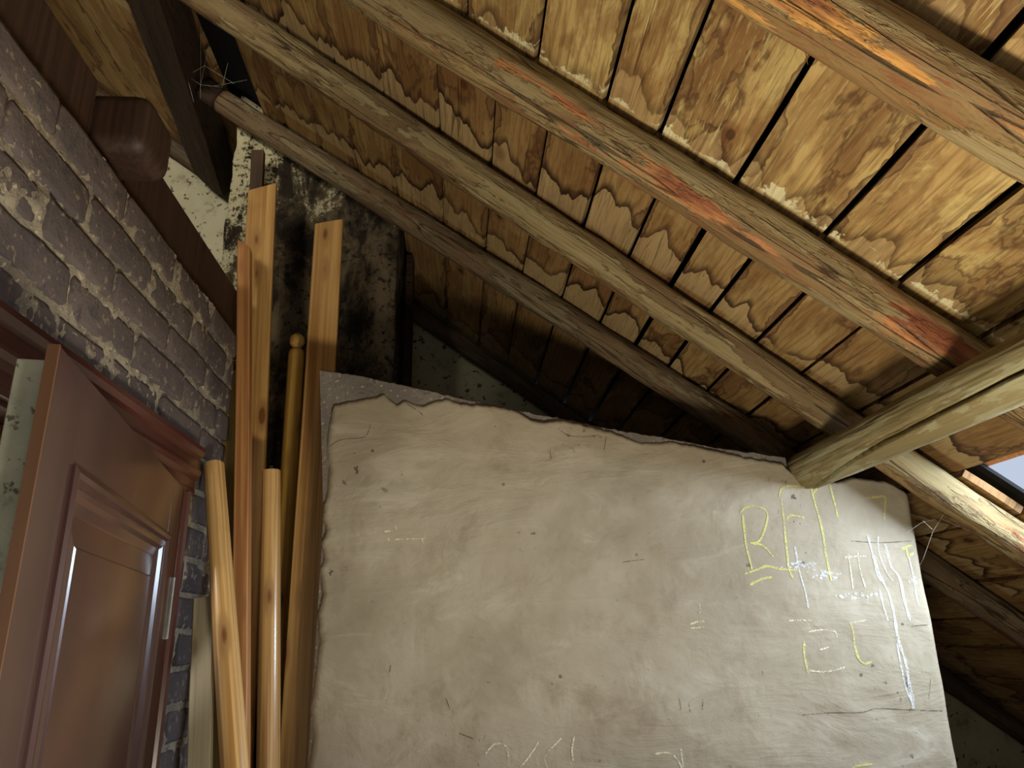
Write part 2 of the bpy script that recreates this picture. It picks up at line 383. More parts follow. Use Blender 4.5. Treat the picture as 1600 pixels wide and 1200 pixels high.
far_edges = [-3.05, -2.83, -2.62, -2.42, -2.205, -2.0, -1.77, -1.56, -1.36, -1.17, None, -0.968, -0.852, -0.67, -0.485,
             -0.297, -0.093, 0.096, 0.263, 0.429, 0.59, 0.738, 0.87, 1.025, 1.177, 1.365, 1.505, 1.672, 1.86, 2.10, 2.29,
             2.47, 2.68, 2.86, 3.05, 3.25, 3.44, 3.62, 3.82, 4.02, 4.2]
for a, b in zip(far_edges, far_edges[1:]):
    if a is None or b is None: continue
    wide = 0.012 if a == -0.852 else g()
    t1 = 2.545 if (-1.0 < a < -0.3) else 3.61
    t0 = 1.955 if 1.66 < a < 2.0 else SPLIT + 0.002
    plank(a + wide, b - g(), t0, t1)
    if t1 < 3: plank(a + g(), b - g(), 3.075, 3.61)
near_edges = [-3.05, -2.8, -2.57, -2.36, -2.15, -1.95, -1.73, -1.55, -1.33, -1.14, -0.96, -0.77, -0.58, -0.39, -0.19, 0.006,
              0.207, 0.398, 0.540, 0.742, 0.967, 1.152, 1.355, 1.50, 1.672, 1.86, 2.10, 2.29, 2.47, 2.68, 2.86, 3.05, 3.25,
              3.44, 3.62, 3.82, 4.02, 4.2]
for a, b in zip(near_edges, near_edges[1:]):
    t1 = 0.93 if 1.66 < a < 2.0 else SPLIT - 0.002
    plank(a + g(), b - g(), -1.91, t1)
# black felt over the boards, open over the hole
fv, ff = join_vf(box_vf(-3.05, 1.66, -1.8, 3.6, 0.06, 0.07), box_vf(2.11, 4.2, -1.8, 3.6, 0.06, 0.07),
                 box_vf(1.66, 2.11, -1.8, 0.92, 0.06, 0.07), box_vf(1.66, 2.11, 1.965, 3.6, 0.06, 0.07))
mesh_obj('roofing_felt', fv, ff, M['felt'], ceiling, ROOF)

# ---- walls around, floor
def sloped_wall(name, y0, y1, xs, mat, label, holes=()):
    V, F = [], []
    for a, b in zip(xs, xs[1:]):
        spans = [(0.0, None)]
        for hx0, hx1, hz0, hz1 in holes:
            if a >= hx0-1e-6 and b <= hx1+1e-6: spans = [(0.0, hz0), (hz1, None)]
        for z0, z1 in spans:
            ta = (3.0 - a*TAN - 0.012) if z1 is None else z1; tb = (3.0 - b*TAN - 0.012) if z1 is None else z1
            k = len(V)
            V += [(a,y0,z0),(b,y0,z0),(b,y1,z0),(a,y1,z0),(a,y0,ta),(b,y0,tb),(b,y1,tb),(a,y1,ta)]
            F += [tuple(i+k for i in q) for q in [(0,3,2,1),(4,5,6,7),(0,1,5,4),(1,2,6,5),(2,3,7,6),(3,0,4,7)]]
    return tag(mesh_obj(name, V, F, mat), label, kind='structure')
sloped_wall('wall_far', 3.5, 3.62, [-2.45, 3.3], M['gable'], 'speckled grey plaster gable wall behind the last rafter')
sloped_wall('wall_back', -1.92, -1.8, [-2.45, -1.95, -1.25, -0.4, 0.6, 3.3], M['gable'], 'grey gable wall behind the photographer', [(-0.4, 0.6, 0.85, 1.85), (-1.95, -1.25, 2.6, 3.3)])
tag(boxes('wall_outer', [(-2.57, -2.45, -1.92, 3.62, 0, 4.75)], M['gable']), 'far plaster wall closing the attic on the left', kind='structure')
tag(boxes('wall_right', [(3.3, 3.42, -1.92, 3.62, 0, 0.58)], M['gable']), 'low knee wall under the eaves on the right', kind='structure')
tag(boxes('floor', [(-2.57, -0.7, -1.92, 3.62, -0.2, 0), (1.17, 3.42, -1.92, 3.62, -0.2, 0), (-0.7, 1.17, -1.92, -1.1, -0.2, 0), (-0.7, 1.17, 0.15, 3.62, -0.2, 0), (-0.7, 0.07, -1.1, 0.15, -0.2, 0)],
    M['floor']), 'dusty boarded attic floor with a stairwell opening added for light', kind='structure')  # the stairwell gap is added to let light up
# unseen window behind the photographer, put in as a light source
w1 = tag(empty('added_window_1'), 'small gable window added behind the photographer as a light source', kind='structure')
for b in [(-0.4,-0.34,-1.90,-1.84,0.85,1.85),(0.54,0.6,-1.90,-1.84,0.85,1.85),(-0.34,0.54,-1.90,-1.84,0.85,0.91),(-0.34,0.54,-1.90,-1.84,1.79,1.85)]:
    box('window_frame', b, M['trim'], w1)
k = NT('window_glass', 0.05, 0.5); k.b.inputs['Transmission Weight'].default_value = 1.0
M['glass'] = k.out((0.95, 0.97, 0.97, 1))
box('pane', (-0.34, 0.54, -1.872, -1.868, 0.91, 1.79), M['glass'], w1)

w2 = tag(empty('added_window_2'), 'small upper gable window added behind the photographer, high on the left, as a light source', kind='structure')  # unseen window put in to light the boards on the left
for b in [(-1.95,-1.9,-1.90,-1.84,2.6,3.3),(-1.3,-1.25,-1.90,-1.84,2.6,3.3),(-1.9,-1.3,-1.90,-1.84,2.6,2.65),(-1.9,-1.3,-1.90,-1.84,3.25,3.3)]:
    box('window_frame', b, M['trim'], w2)
box('pane', (-1.9, -1.3, -1.872, -1.868, 2.65, 3.25), M['glass'], w2)

# ---- side room behind the door (white, lit)
tag(boxes('wall_side_room', [(-2.45, -2.40, -1.8, 2.12, 0, 2.40), (-2.40, -0.78, 2.12, 2.2, 0, 2.40), (-2.45, -0.78, -1.8, 2.2, 2.40, 2.44)], M['white']),
    'white walls and ceiling of the lit room beyond the door', kind='structure')
tag(box('trim_3', (-2.40, -2.375, -1.8, 2.12, 2.12, 2.17), M['white'], None, 0.008), 'white picture rail on the wall beyond the door', kind='structure')

# ---- brick wall with the door opening
DY0, DY1, DZ = 0.83, 1.75, 1.95
wall_left = tag(boxes('wall_left', [(-0.77, -0.668, -1.8, DY0, 0, 2.452), (-0.77, -0.668, DY1, 2.095, 0, 2.452), (-0.77, -0.668, DY0, DY1, DZ, 2.452)], M['mortar']),
    'sooty grey-brown brick wall with crumbling pale mortar above the door', kind='structure')
def mortar_grid(y0, y1, z0, z1):
    ny, nzz = int((y1-y0)/0.009), int((z1-z0)/0.009); V, F = [], []
    for j in range(nzz+1):
        for i in range(ny+1):
            y = y0+(y1-y0)*i/ny; z = z0+(z1-z0)*j/nzz
            d = 0.007*nz(y*9, z*14, 3) + 0.009*nz(y*40, z*45, 9) + 0.005*nz(y*90, z*90, 1)
            V.append((-0.6570 + max(-0.006, min(0.0095, d)), y, z))
    for j in range(nzz):
        for i in range(ny):
            a = j*(ny+1)+i; F.append((a, a+1, a+ny+2, a+ny+1))
    o = mesh_obj('mortar', V, F, M['mortar'], wall_left, smooth=True); o['kind'] = 'stuff'
    return o
mortar_grid(-0.6, 2.095, DZ+0.01, 2.452)
mortar_grid(-0.6, DY0-0.02, 0.9, DZ+0.01)
mortar_grid(DY1+0.02, 2.095, 0.0, DZ+0.01)
def brick(y0, y1, z0, z1):
    ny, nv = 7, 3; sd = random.random()*99; V, F = [], []
    push = random.uniform(-0.003, 0.004)
    for j in range(nv+1):
        for i in range(ny+1):
            y = y0+(y1-y0)*(0,0.035,0.2,0.4,0.6,0.8,0.965,1)[i]; z = z0+(z1-z0)*(0,0.12,0.88,1)[j]
            ed = (i in (0, ny)) + (j in (0, nv))
            y += 0.006*nz(z*30, sd, i*7.0) if i in (0, ny) else 0
            z += 0.005*nz(y*16, sd, j*5.0) if j in (0, nv) else 0
            if ed == 2: y += (0.004 if i == 0 else -0.004); z += (0.002 if j == 0 else -0.002)
            V.append((-0.651 + push - 0.0022*ed + 0.004*nz(y*12, z*25, sd), y, z))
    K = len(V); ring = [i for i in range(ny+1)] + [j*(ny+1)+ny for j in range(1, nv+1)] + [nv*(ny+1)+i for i in range(ny-1, -1, -1)] + [j*(ny+1) for j in range(nv-1, 0, -1)]
    for r in ring: V.append((-0.667, V[r][1], V[r][2]))
    for j in range(nv):
        for i in range(ny):
            a = j*(ny+1)+i; F.append((a, a+1, a+ny+2, a+ny+1))
    for q in range(len(ring)):
        p = (q+1) % len(ring); F.append((ring[q], K+q, K+p, ring[p]))
    return mesh_obj('brick', V, F, M['brick'], wall_left, smooth=True)
tops = [2.455, 2.370, 2.288, 2.209, 2.126]; offs = [1.354, 1.501, 1.355, 1.479, 1.36]
z = 2.126; kk = 0
while z > 0.1:
    if z not in tops: tops.append(z); offs.append(1.355 + 0.135*(kk % 2))
    z -= 0.0825; kk += 1
for i, (zt, off) in enumerate(zip(tops, offs)):
    zb = (tops[i+1] if i+1 < len(tops) else zt-0.08) + 0.0155
    for k in range(-8, 4):
        y0 = off + 0.27*k + random.uniform(-0.008, 0.008); y1 = off + 0.27*(k+1) - 0.017 + random.uniform(-0.006, 0.006)
        for lo, hi in ([(-0.6, 2.098)] if zb > 1.96 else [(DY1 + 0.04, 2.098)] + ([(-0.6, DY0 - 0.04)] if zb > 0.88 else [])):
            ya = max(y0, lo); yb = min(y1, hi)
            if yb - ya > 0.035: brick(ya, yb, zb, zt)

# ---- plaster wall: masonry core, ragged coat of plaster, chalk and cracks
TOP = [(-0.37,2.206),(-0.36,2.244),(-0.337,2.253),(-0.293,2.263),(-0.24,2.273),(-0.222,2.282),(-0.207,2.267),(-0.181,2.248),(-0.163,2.263),(-0.14,2.254),(-0.112,2.245),(-0.076,2.26),(-0.04,2.266),(-0.004,2.251),(0.033,2.247),(0.088,2.245),(0.142,2.234),(0.17,2.223),(0.197,2.202),(0.233,2.195),(0.266,2.2),(0.288,2.202),(0.361,2.185),(0.434,2.167),(0.507,2.14),(0.553,2.137),(0.599,2.141),(0.672,2.126),(0.745,2.109),(0.837,2.09),(0.91,2.077),(0.933,2.053),(0.96,2.029),(1.015,2.021),(1.071,2.021),(1.12,2.034),(1.213,2.024),(1.239,2.011),(1.273,1.987)]
LEFT = [(2.206,-0.37),(2.136,-0.378),(2.046,-0.366),(1.976,-0.369),(1.941,-0.377),(1.89,-0.363),(1.857,-0.375),(1.815,-0.364),(1.79,-0.375),(1.725,-0.363),(1.678,-0.373),(1.615,-0.363),(1.523,-0.37),(1.449,-0.374),(1.39,-0.364),(1.319,-0.372)]
CORE = [(-0.408,2.352),(-0.298,2.337),(-0.132,2.299),(0.07,2.252),(0.272,2.211),(0.437,2.177),(0.603,2.149),(0.75,2.12),(0.861,2.105),(0.939,2.094)]
LEFT = sorted(LEFT)
def core_top(x):
    if x < 0.93: return lerp_table(CORE, x)
    if x < 1.075: return 1.990
    return lerp_table([(1.075, 2.022), (1.21, 2.012), (1.262, 1.985)], x)
wall_mid = tag(empty('wall_partition'), 'beige plastered masonry partition with yellow chalk writing and ragged top', kind='structure')
xs = [-0.408 + (1.262+0.408)*i/150 for i in range(151)]
xs = sorted(set(xs + [0.9299, 0.9301, 1.0749, 1.0751]))
V, F = [], []
for i, x in enumerate(xs):
    zt = core_top(x) + (0.0035*nz(x*40, 2.2) + 0.003*nz(x*90, 7) if not 0.925 < x < 1.08 else 0)
    xx = x
    xl = max(x, -0.372 + 0.0002*i)
    V += [(xl, 2.09, 0), (xl, 2.09, 1.93), (xx, 2.09, zt - 0.004), (xx, 2.096, zt), (xx, 2.205, zt + 0.004*nz(x*20, 5)), (xx, 2.21, zt - 0.006), (xl, 2.21, 1.93), (xl, 2.21, 0)]
for i in range(len(xs)-1):
    a = i*8
    for q in range(7): F.append((a+q, a+q+1, a+q+9, a+q+8))
n = (len(xs)-1)*8
F += [(0, 1, 6, 7), (1, 2, 3, 4, 5, 6), (n+7, n+6, n+5, n+4, n+3, n+2, n+1, n)]
mesh_obj('masonry_core', V, F, M['core'], wall_mid)
def relief(x, z):
    return (0.0085*nz(x*1.9, z*1.9, 4) + 0.0055*nz(x*5, z*7, 8) + 0.0030*nz(x*13, z*17, 2) + 0.0011*abs(nz(x*34, z*40, 6)))
def face_y(x, z): return 2.0765 - relief(x, z)
NU, NV = 300, 260
def ptop(x): return lerp_table(TOP, x) + 0.004*nz(x*55, 1) + 0.0025*nz(x*130, 4)
def pleft(z): return lerp_table(LEFT, z) + 0.004*nz(z*45, 1) + 0.003*nz(z*110, 4)
V, F = [], []
XR = 1.276
for j in range(NV+1):
    fv_ = j/NV
    for i in range(NU+1):
        u = i/NU
        x = -0.368 + (XR+0.368)*u
        zt = ptop(x)
        z = 1.1*(fv_/0.04) if fv_ < 0.04 else 1.1 + (zt-1.1)*((fv_-0.04)/0.96)
        L = pleft(z); x = L + (XR-L)*u
        y = face_y(x, z)
        e = min(i, NV-j)
        if e == 0: y = 2.092
        elif e == 1: y += 0.006
        elif e == 2: y += 0.002
        if XR-x < 0.02:
            t = (0.02-(XR-x))/0.02; y += 0.02*(1-math.sqrt(max(0, 1-t*t)))
        V.append((x, y, z))
for j in range(NV):
    for i in range(NU):
        a = j*(NU+1)+i; F.append((a, a+1, a+NU+2, a+NU+1))
k0 = len(V)                                   # the coat turns the right-hand corner
for j in range(NV+1):
    p = V[j*(NU+1)+NU]; V.append((XR, 2.215, p[2]))
for j in range(NV):
    F.append((j*(NU+1)+NU, (j+1)*(NU+1)+NU, k0+j+1, k0+j))
mesh_obj('plaster_coat', V, F, M['plaster'], wall_mid, smooth=True)
def catmull(pts, step=0.006):
    if len(pts) < 2: return pts
    P = [pts[0]] + list(pts) + [pts[-1]]; out = []
    for i in range(1, len(P)-2):
        a, b, c, d = [Vector(q) for q in P[i-1:i+3]]; n = max(2, int((c-b).length/step))
        for q in range(n):
            t = q/n
            out.append(0.5*((2*b) + (c-a)*t + (2*a-5*b+4*c-d)*t*t + (3*b-a-3*c+d)*t**3))
    out.append(Vector(P[-2])); return out
def stroke(name, pts, w, mat, off=0.0012):
    p = catmull(pts); V, F = [], []; sd = random.random()*50
    for i, q in enumerate(p):
        d = (p[min(i+1, len(p)-1)] - p[max(i-1, 0)]).normalized(); nrm = Vector((-d.y, d.x))
        ww = w*(0.75 + 0.5*nz(i*0.35, sd)) * (0.5 if i in (0, len(p)-1) else 1)
        for s in (-1, 1):
            r = q + nrm*(s*ww*0.5); r.x = min(r.x, 1.255); V.append((r.x, face_y(r.x, r.y) - off, r.y))
    for i in range(len(p)-1): F.append((2*i, 2*i+1, 2*i+3, 2*i+2))
    o = mesh_obj(name, V, F, mat, wall_mid); return o
YELLOW = [[(0.78,1.926),(0.78,1.878),(0.781,1.841),(0.791,1.776)],[(0.774,1.933),(0.791,1.948),(0.819,1.951),(0.844,1.94),(0.85,1.921),(0.837,1.884),(0.819,1.855),(0.795,1.848)],[(0.792,1.85),(0.825,1.844),(0.842,1.828),(0.855,1.81)],[(0.891,1.977),(0.898,1.998),(0.922,2.008),(0.965,2.004)],[(0.896,1.97),(0.896,1.929),(0.895,1.891),(0.894,1.818),(0.893,1.783),(0.901,1.753)],[(0.902,1.912),(0.919,1.925),(0.957,1.918)],[(0.987,2.0),(0.995,1.943),(1.002,1.883),(1.004,1.81),(1.009,1.746)],[(0.989,1.981),(1.012,2.01),(1.026,2.014)],[(1.043,2.007),(1.049,1.965),(1.053,1.916)],[(1.148,1.973),(1.176,1.975),(1.199,1.976),(1.198,1.953),(1.188,1.913)],[(0.767,1.766),(0.81,1.78),(0.833,1.787),(0.87,1.779),(0.922,1.775)],[(0.779,1.738),(0.814,1.753),(0.843,1.758)],[(0.911,1.591),(0.906,1.561),(0.907,1.535),(0.909,1.511)],[(1.043,1.637),(1.046,1.606),(1.045,1.576),(1.051,1.545),(1.064,1.533),(1.083,1.538)],[(1.22,1.829),(1.236,1.834),(1.249,1.84),(1.263,1.833),(1.257,1.819),(1.24,1.812)],[(1.236,1.834),(1.236,1.819),(1.236,1.804)],[(0.991,1.286),(1.017,1.292),(1.047,1.294)],[(1.266,1.321),(1.265,1.296),(1.26,1.28)]]
CREAM = [[(1.055,1.808),(1.086,1.811),(1.118,1.811)],[(1.068,1.817),(1.068,1.766),(1.065,1.724)],[(1.096,1.824),(1.095,1.773),(1.101,1.727)],[(0.926,1.615),(0.967,1.62),(0.999,1.614),(1.001,1.599)],[(0.911,1.519),(0.959,1.515),(1.011,1.526)],[(0.948,1.569),(0.975,1.576)],[(1.039,1.635),(1.085,1.643)],[(0.874,1.644),(0.904,1.645),(0.937,1.643)],[(0.063,1.341),(0.081,1.36),(0.103,1.363),(0.117,1.351),(0.12,1.315)],[(0.196,1.365),(0.177,1.339),(0.15,1.309)],[(0.254,1.372),(0.226,1.348),(0.21,1.327),(0.216,1.305)],[(0.286,1.374),(0.279,1.347),(0.28,1.32)],[(0.488,1.33),(0.519,1.333),(0.542,1.319),(0.553,1.297)],[(0.555,1.341),(0.557,1.297)],[(0.636,1.691),(0.635,1.666)],[(0.605,1.639),(0.625,1.645),(0.647,1.646)],[(0.607,1.629),(0.645,1.632)],[(-0.196,1.866),(-0.162,1.867),(-0.097,1.869)],[(-0.108,1.874),(-0.1,1.856)],[(-0.196,1.872),(-0.192,1.861)],[(-0.179,1.905),(-0.173,1.894)],[(-0.208,1.887),(-0.189,1.889)]]
DRIP = [[(1.137,1.816),(1.147,1.766),(1.162,1.716),(1.165,1.68),(1.166,1.646),(1.166,1.591),(1.175,1.537),(1.177,1.47),(1.177,1.421)],[(1.132,1.868),(1.137,1.816),(1.141,1.766),(1.148,1.744)],[(1.177,1.845),(1.183,1.787),(1.202,1.751),(1.203,1.694),(1.208,1.638)],[(1.161,1.867),(1.156,1.816),(1.17,1.765),(1.183,1.744)],[(1.239,1.808),(1.242,1.757),(1.239,1.701),(1.242,1.679)],[(0.919,1.84),(0.922,1.775),(0.929,1.718),(0.933,1.676)],[(1.14,1.723),(1.14,1.681),(1.146,1.639)],[(1.161,1.584),(1.161,1.537),(1.166,1.47),(1.175,1.438)]]
CRACK = [[(0.879,1.412),(0.958,1.416),(1.037,1.415),(1.082,1.423),(1.175,1.418),(1.283,1.413)],[(1.078,1.853),(1.169,1.848),(1.263,1.852)],[(1.206,1.624),(1.251,1.628),(1.288,1.622)],[(1.236,1.492),(1.23,1.469),(1.221,1.442)],[(1.076,1.4),(1.076,1.391)],[(0.787,1.52),(0.788,1.51)],[(-0.365,2.12),(-0.347,2.135),(-0.32,2.143),(-0.27,2.149),(-0.256,2.184)],[(-0.156,2.246),(-0.139,2.234),(-0.121,2.224),(-0.11,2.211)],[(0.271,2.173),(0.299,2.153),(0.339,2.148),(0.389,2.153)],[(0.409,2.15),(0.4,2.109)],[(-0.008,2.249),(0.0,2.232)],[(0.247,2.109),(0.249,2.083)],[(-0.037,1.471),(-0.026,1.443)],[(-0.177,1.553),(-0.18,1.533)],[(0.434,1.801),(0.464,1.805),(0.497,1.808)],[(-0.003,1.389),(0.033,1.376)],[(0.56,1.459),(0.562,1.43)],[(0.584,1.447),(0.586,1.424)],[(0.623,1.458),(0.619,1.429)]]
for l in YELLOW: stroke('chalk_stroke', l, 0.0070, M['yellow'])['label'] = 'yellow chalk stroke'
for l in CREAM: stroke('chalk_stroke', l, 0.005, M['cream'])['label'] = 'pale chalk stroke'
for i, l in enumerate(DRIP): stroke('paint_run', l, 0.0095 if i in (0, 2) else 0.006, M['drip'], 0.0015)['label'] = 'white paint run'
for l in CRACK: stroke('crack', l, 0.0028, M['crack'], 0.0010)
V, F = [], []
for cx, cz, sx, sz, n in [(0.925, 1.79, 0.05, 0.012, 26), (0.985, 1.762, 0.04, 0.018, 26), (1.06, 1.706, 0.06, 0.01, 18), (1.262, 1.70, 0.012, 0.05, 16), (1.24, 1.745, 0.03, 0.008, 12), (1.262, 1.57, 0.008, 0.04, 10)]:
    for q in range(n):
        x = random.gauss(cx, sx*0.5); z = random.gauss(cz, sz*0.5); r = random.uniform(0.0015, 0.0045); k = len(V)
        if x > 1.250: continue
        for a in range(7):
            rr = r*random.uniform(0.6, 1.3); V.append((x+rr*1.5*math.cos(a*0.9), face_y(x, z)-0.0016, z+rr*math.sin(a*0.9)))
        F.append(tuple(range(k, k+7)))
o = mesh_obj('paint_splatter', V, F, M['drip'], wall_mid); o['kind'] = 'stuff'; o['label'] = 'white paint splatter'

# ---- door trim and door
HEADP = [(-0.648, 1.945), (-0.634, 1.945), (-0.631, 1.953), (-0.634, 1.960), (-0.634, 1.978), (-0.625, 1.988), (-0.621, 1.998), (-0.625, 2.006), (-0.631, 2.010), (-0.631, 2.030),
         (-0.622, 2.036), (-0.616, 2.046), (-0.616, 2.056), (-0.648, 2.058)]
def extrude_y(name, prof, y0, y1, mat, parent=None):
    n = len(prof); V = [(x, y0, z) for x, z in prof] + [(x, y1, z) for x, z in prof]
    F = [(i, (i+1) % n, n+(i+1) % n, n+i) for i in range(n)] + [tuple(range(n)), tuple(range(2*n-1, n-1, -1))]
    return mesh_obj(name, V, F, mat, parent)
trim1 = tag(empty('trim_1', Matrix.Translation((-0.62, 1.35, 0))), 'dark red-brown moulded door surround on the brick wall', kind='structure')
def adopt(o, p):
    o.parent = p; o.matrix_parent_inverse = p.matrix_basis.inverted(); return o
adopt(extrude_y('head_moulding', HEADP, 0.72, 1.838, M['trim']), trim1)
JP = [(-0.648, 0.0), (-0.634, 0.0), (-0.634, 0.016), (-0.626, 0.024), (-0.622, 0.034), (-0.626, 0.042), (-0.633, 0.046), (-0.633, 0.058), (-0.627, 0.064), (-0.626, 0.070), (-0.648, 0.070)]
for y0, sg in ((1.822, -1), (0.76, 1)):
    n = len(JP); V = [(x, y0 + sg*d, 0.0) for x, d in JP] + [(x, y0 + sg*d, 1.944) for x, d in JP]
    F = [(i, (i+1) % n, n+(i+1) % n, n+i) for i in range(n)] + [tuple(range(n)), tuple(range(2*n-1, n-1, -1))]
    adopt(mesh_obj('jamb_moulding', V, F, M['trim']), trim1)
for b in [(-0.775, -0.65, DY1-0.012, DY1+0.018, 0, DZ-0.012), (-0.775, -0.65, DY0-0.018, DY0+0.012, 0, DZ-0.012), (-0.775, -0.65, DY0-0.018, DY1+0.018, DZ-0.012, DZ+0.002)]:
    adopt(box('door_lining', b, M['trim']), trim1)
adopt(box('door_stop', (-0.745, -0.70, DY0+0.012, DY1-0.012, DZ-0.045, DZ-0.013), M['trim'], None, 0.004), trim1)
adopt(box('door_stop', (-0.745, -0.70, DY1-0.034, DY1-0.013, 0, DZ-0.046), M['trim'], None, 0.004), trim1)
tag(box('trim_2', (-0.80, -0.775, DY0-0.08, DY1+0.08, DZ-0.03, DZ+0.06), M['white'], None, 0.006), 'pale door casing on the far side of the opening', kind='structure')

Hx, Hy, Fx, Fy = -0.629, 1.708, -0.470, 0.832
DM = Matrix((((Fx-Hx), 0, 0, 0), ((Fy-Hy), 0, 0, 0), (0, 0, 0, 0), (0, 0, 0, 1)))
DM = frame((Hx, Hy, 0.0), (Fx-Hx, Fy-Hy, 0), (0, 0, 1))
DW = math.hypot(Fx-Hx, Fy-Hy); DT = 1.939
door = tag(empty('door_1', DM), 'red-brown glossy panelled door standing ajar', kind='structure')
P0, P1 = 0.115, 0.775           # panel openings along the door
# local axes: x hinge->free edge, y towards the room, z up
for b in [(0, P0, 0.004, 0.016, 0.02, DT), (P1, DW, 0.004, 0.016, 0.02, DT)]: box('stile', b, M['door'], door, 0.0022)
for z0, z1 in [(DT-0.117, DT), (0.86, 1.02), (0.02, 0.24)]: box('rail', (P0, P1, 0.004, 0.0155, z0, z1), M['door'], door, 0.0015)
lip = box('lipping', (DW-0.0005, DW+0.0035, 0.004, 0.0165, 0.02, DT), M['door_lip'], door); lip['label'] = 'bare brown edge lipping'
def sweep(name, x0, x1, z0, z1, prof, mat):
    V, F = [], []; n = len(prof)
    for ins, h in prof: V += [(x0+ins, h, z0+ins), (x1-ins, h, z0+ins), (x1-ins, h, z1-ins), (x0+ins, h, z1-ins)]
    for i in range(n-1):
        for c in range(4): F.append((i*4+c, i*4+(c+1) % 4, (i+1)*4+(c+1) % 4, (i+1)*4+c))
    return V, F, n
for z0, z1 in [(1.02, DT-0.117), (0.24, 0.86)]:
    prof = [(-0.004, 0.0155), (-0.004, 0.020), (0.004, 0.0235), (0.011, 0.0225), (0.015, 0.016), (0.020, 0.0165), (0.026, 0.0145), (0.032, 0.0085), (0.040, 0.0065), (0.046, 0.0052)]
    V, F, n = sweep('m', P0, P1, z0, z1, prof, None); o = mesh_obj('moulding', V, F, M['door'], door)
    prof = [(0.046, 0.0052), (0.048, 0.0042), (0.085, 0.0075), (0.088, 0.0098)]
    V, F, n = sweep('p', P0, P1, z0, z1, prof, None); F.append(tuple(range((n-1)*4, n*4))); mesh_obj('panel', V, F, M['door'], door)
e = box('door_edge', (0.002, DW-0.012, -0.030, 0.0036, 0.02, DT-0.014), M['door_edge'], door, 0.002); e['label'] = 'worn pale painted rebated edge'
for z0 in (1.62, 0.30):
    h = box('hinge', (-0.006, 0.004, 0.006, 0.022, z0, z0+0.13), M['steel'], door, 0.004); h['label'] = 'worn steel hinge'

# ---- wall plates and joist end above the brick wall
tag(box('wall_plate', (-0.86, -0.70, -1.8, 1.255, 2.456, 2.642), M['plate'], None, 0.004), 'brown wall plate at top left before the rounded joist end', 'beam')
tag(box('wall_plate', (-0.86, -0.70, 1.41, 2.30, 2.456, 2.648), M['plate'], None, 0.004), 'brown wall plate behind the rounded joist end, below the speckled plaster', 'beam')
jo = box('joist', (-1.5, -0.603, 1.262, 1.402, 2.505, 2.632), M['plate'], None, 0.03, seg=4)
tag(jo, 'short brown joist with rounded end jutting over the brick wall', 'beam')

# ================================================================== TIMBERS
def log(name, P0, P1, r0, r1, mat, seed, zhint, ytab=None, seg=36, step=0.016, rough=1.0, groove=None, bend=0.006, cap0=True):
    P0 = Vector(P0); P1 = Vector(P1); L = (P1-P0).length; n = int(L/step); Mx = frame(P0, P1-P0, zhint)
    V, F = [], []
    for i in range(n+1):
        x = L*i/n; r = r0 + (r1-r0)*x/L; cy = bend*nz(x*0.9, seed*3.1); cz = bend*0.5*nz(x*0.9, seed*5.7)
        if ytab: cy += lerp_table(ytab, x)
        for j in range(seg):
            a = 2*math.pi*j/seg; ca, sa = math.cos(a), math.sin(a)
            # hewn facets: flattened undulating sides
            fac = 1 - 0.05*rough*abs(math.cos(2*a + 0.8*nz(x*0.7, seed)))
            d = r*fac
            d += rough*(0.005*nz(x*2.5, ca*1.6+seed, sa*1.6) + 0.0036*nz(x*7, ca*4+seed, sa*4) + 0.0018*nz(x*14, ca*9, sa*9+seed))
            # long splinter ridges
            d += rough*0.0022*max(-0.6, nz(x*1.8, ca*11+seed*2, sa*11))*1.6
            if groove:
                da = a if a <= math.pi else a-2*math.pi
                for tab, w, dep in groove:
                    if tab[0][0] <= x <= tab[-1][0]:
                        g0 = rad(lerp_table(tab, x)) + 0.035*nz(x*9, 3.3)
                        end = min(1.0, (x-tab[0][0])/0.15, (tab[-1][0]-x)/0.06)
                        q = abs((da-g0+math.pi) % (2*math.pi) - math.pi)
                        if q < w: d -= dep*end*(1-q/w)
            V.append((x, cy + d*ca, cz + d*sa))
    for i in range(n):
        for j in range(seg):
            a = i*seg+j; b = i*seg+(j+1) % seg; F.append((a, b, b+seg, a+seg))
    for base, rv in ((0, True), (n*seg, False)):
        k = len(V); c = Vector((0, 0, 0))
        for j in range(seg): c += Vector(V[base+j])
        V.append(tuple(c/seg + Vector((-0.006 if rv else 0.006, 0, 0))))
        for j in range(seg): F.append((base+j, base+(j+1) % seg, k))
    return mesh_obj(name, V, F, mat, None, Mx, smooth=True)
NRM = ROOF.to_3x3() @ Vector((0, 0, 1))
GR = 'round rafters under the roof boards'
def rafter(s0, t0, s1, t1, r, mat, seed, label, ytab=None):
    o = log('rafter', rp(s0, t0, -r-0.010), rp(s1, t1, -r-0.010), r, r*0.97, mat, seed, NRM, ytab)
    return tag(o, label, 'rafter', GR)
rafter(-2.6, 0.845, 3.9, 0.95, 0.057, M['log_orange'], 1, 'rafter at upper right with bright orange flaking wood')
rafter(-2.6, 1.435, 3.9, 1.45, 0.056, M['log_scar'], 2, 'thick rafter crossing the middle of the ceiling with orange scars, below the upper right one')
rafter(-1.035, 1.912, 3.9, 2.035, 0.051, M['log'], 3, 'long brown rafter that passes over the purlin and shows again beside the roof hole')
rafter(-1.115, 2.535, 3.9, 2.535, 0.048, M['log_red'], 4, 'rafter whose cut end rests at the top of the sooty chimney',
       [(0, 0.0), (1.2, -0.08), (2.3, -0.14), (3.0, -0.05), (5, 0.0)])
rafter(-3.0, 3.425, 3.9, 3.43, 0.042, M['log_dark'], 5, 'dark farthest rafter lying against the grey gable wall', [(0, 0.0), (1.3, 0.0), (2.9, -0.03), (3.8, -0.05), (5.0, 0.0), (7, 0)])
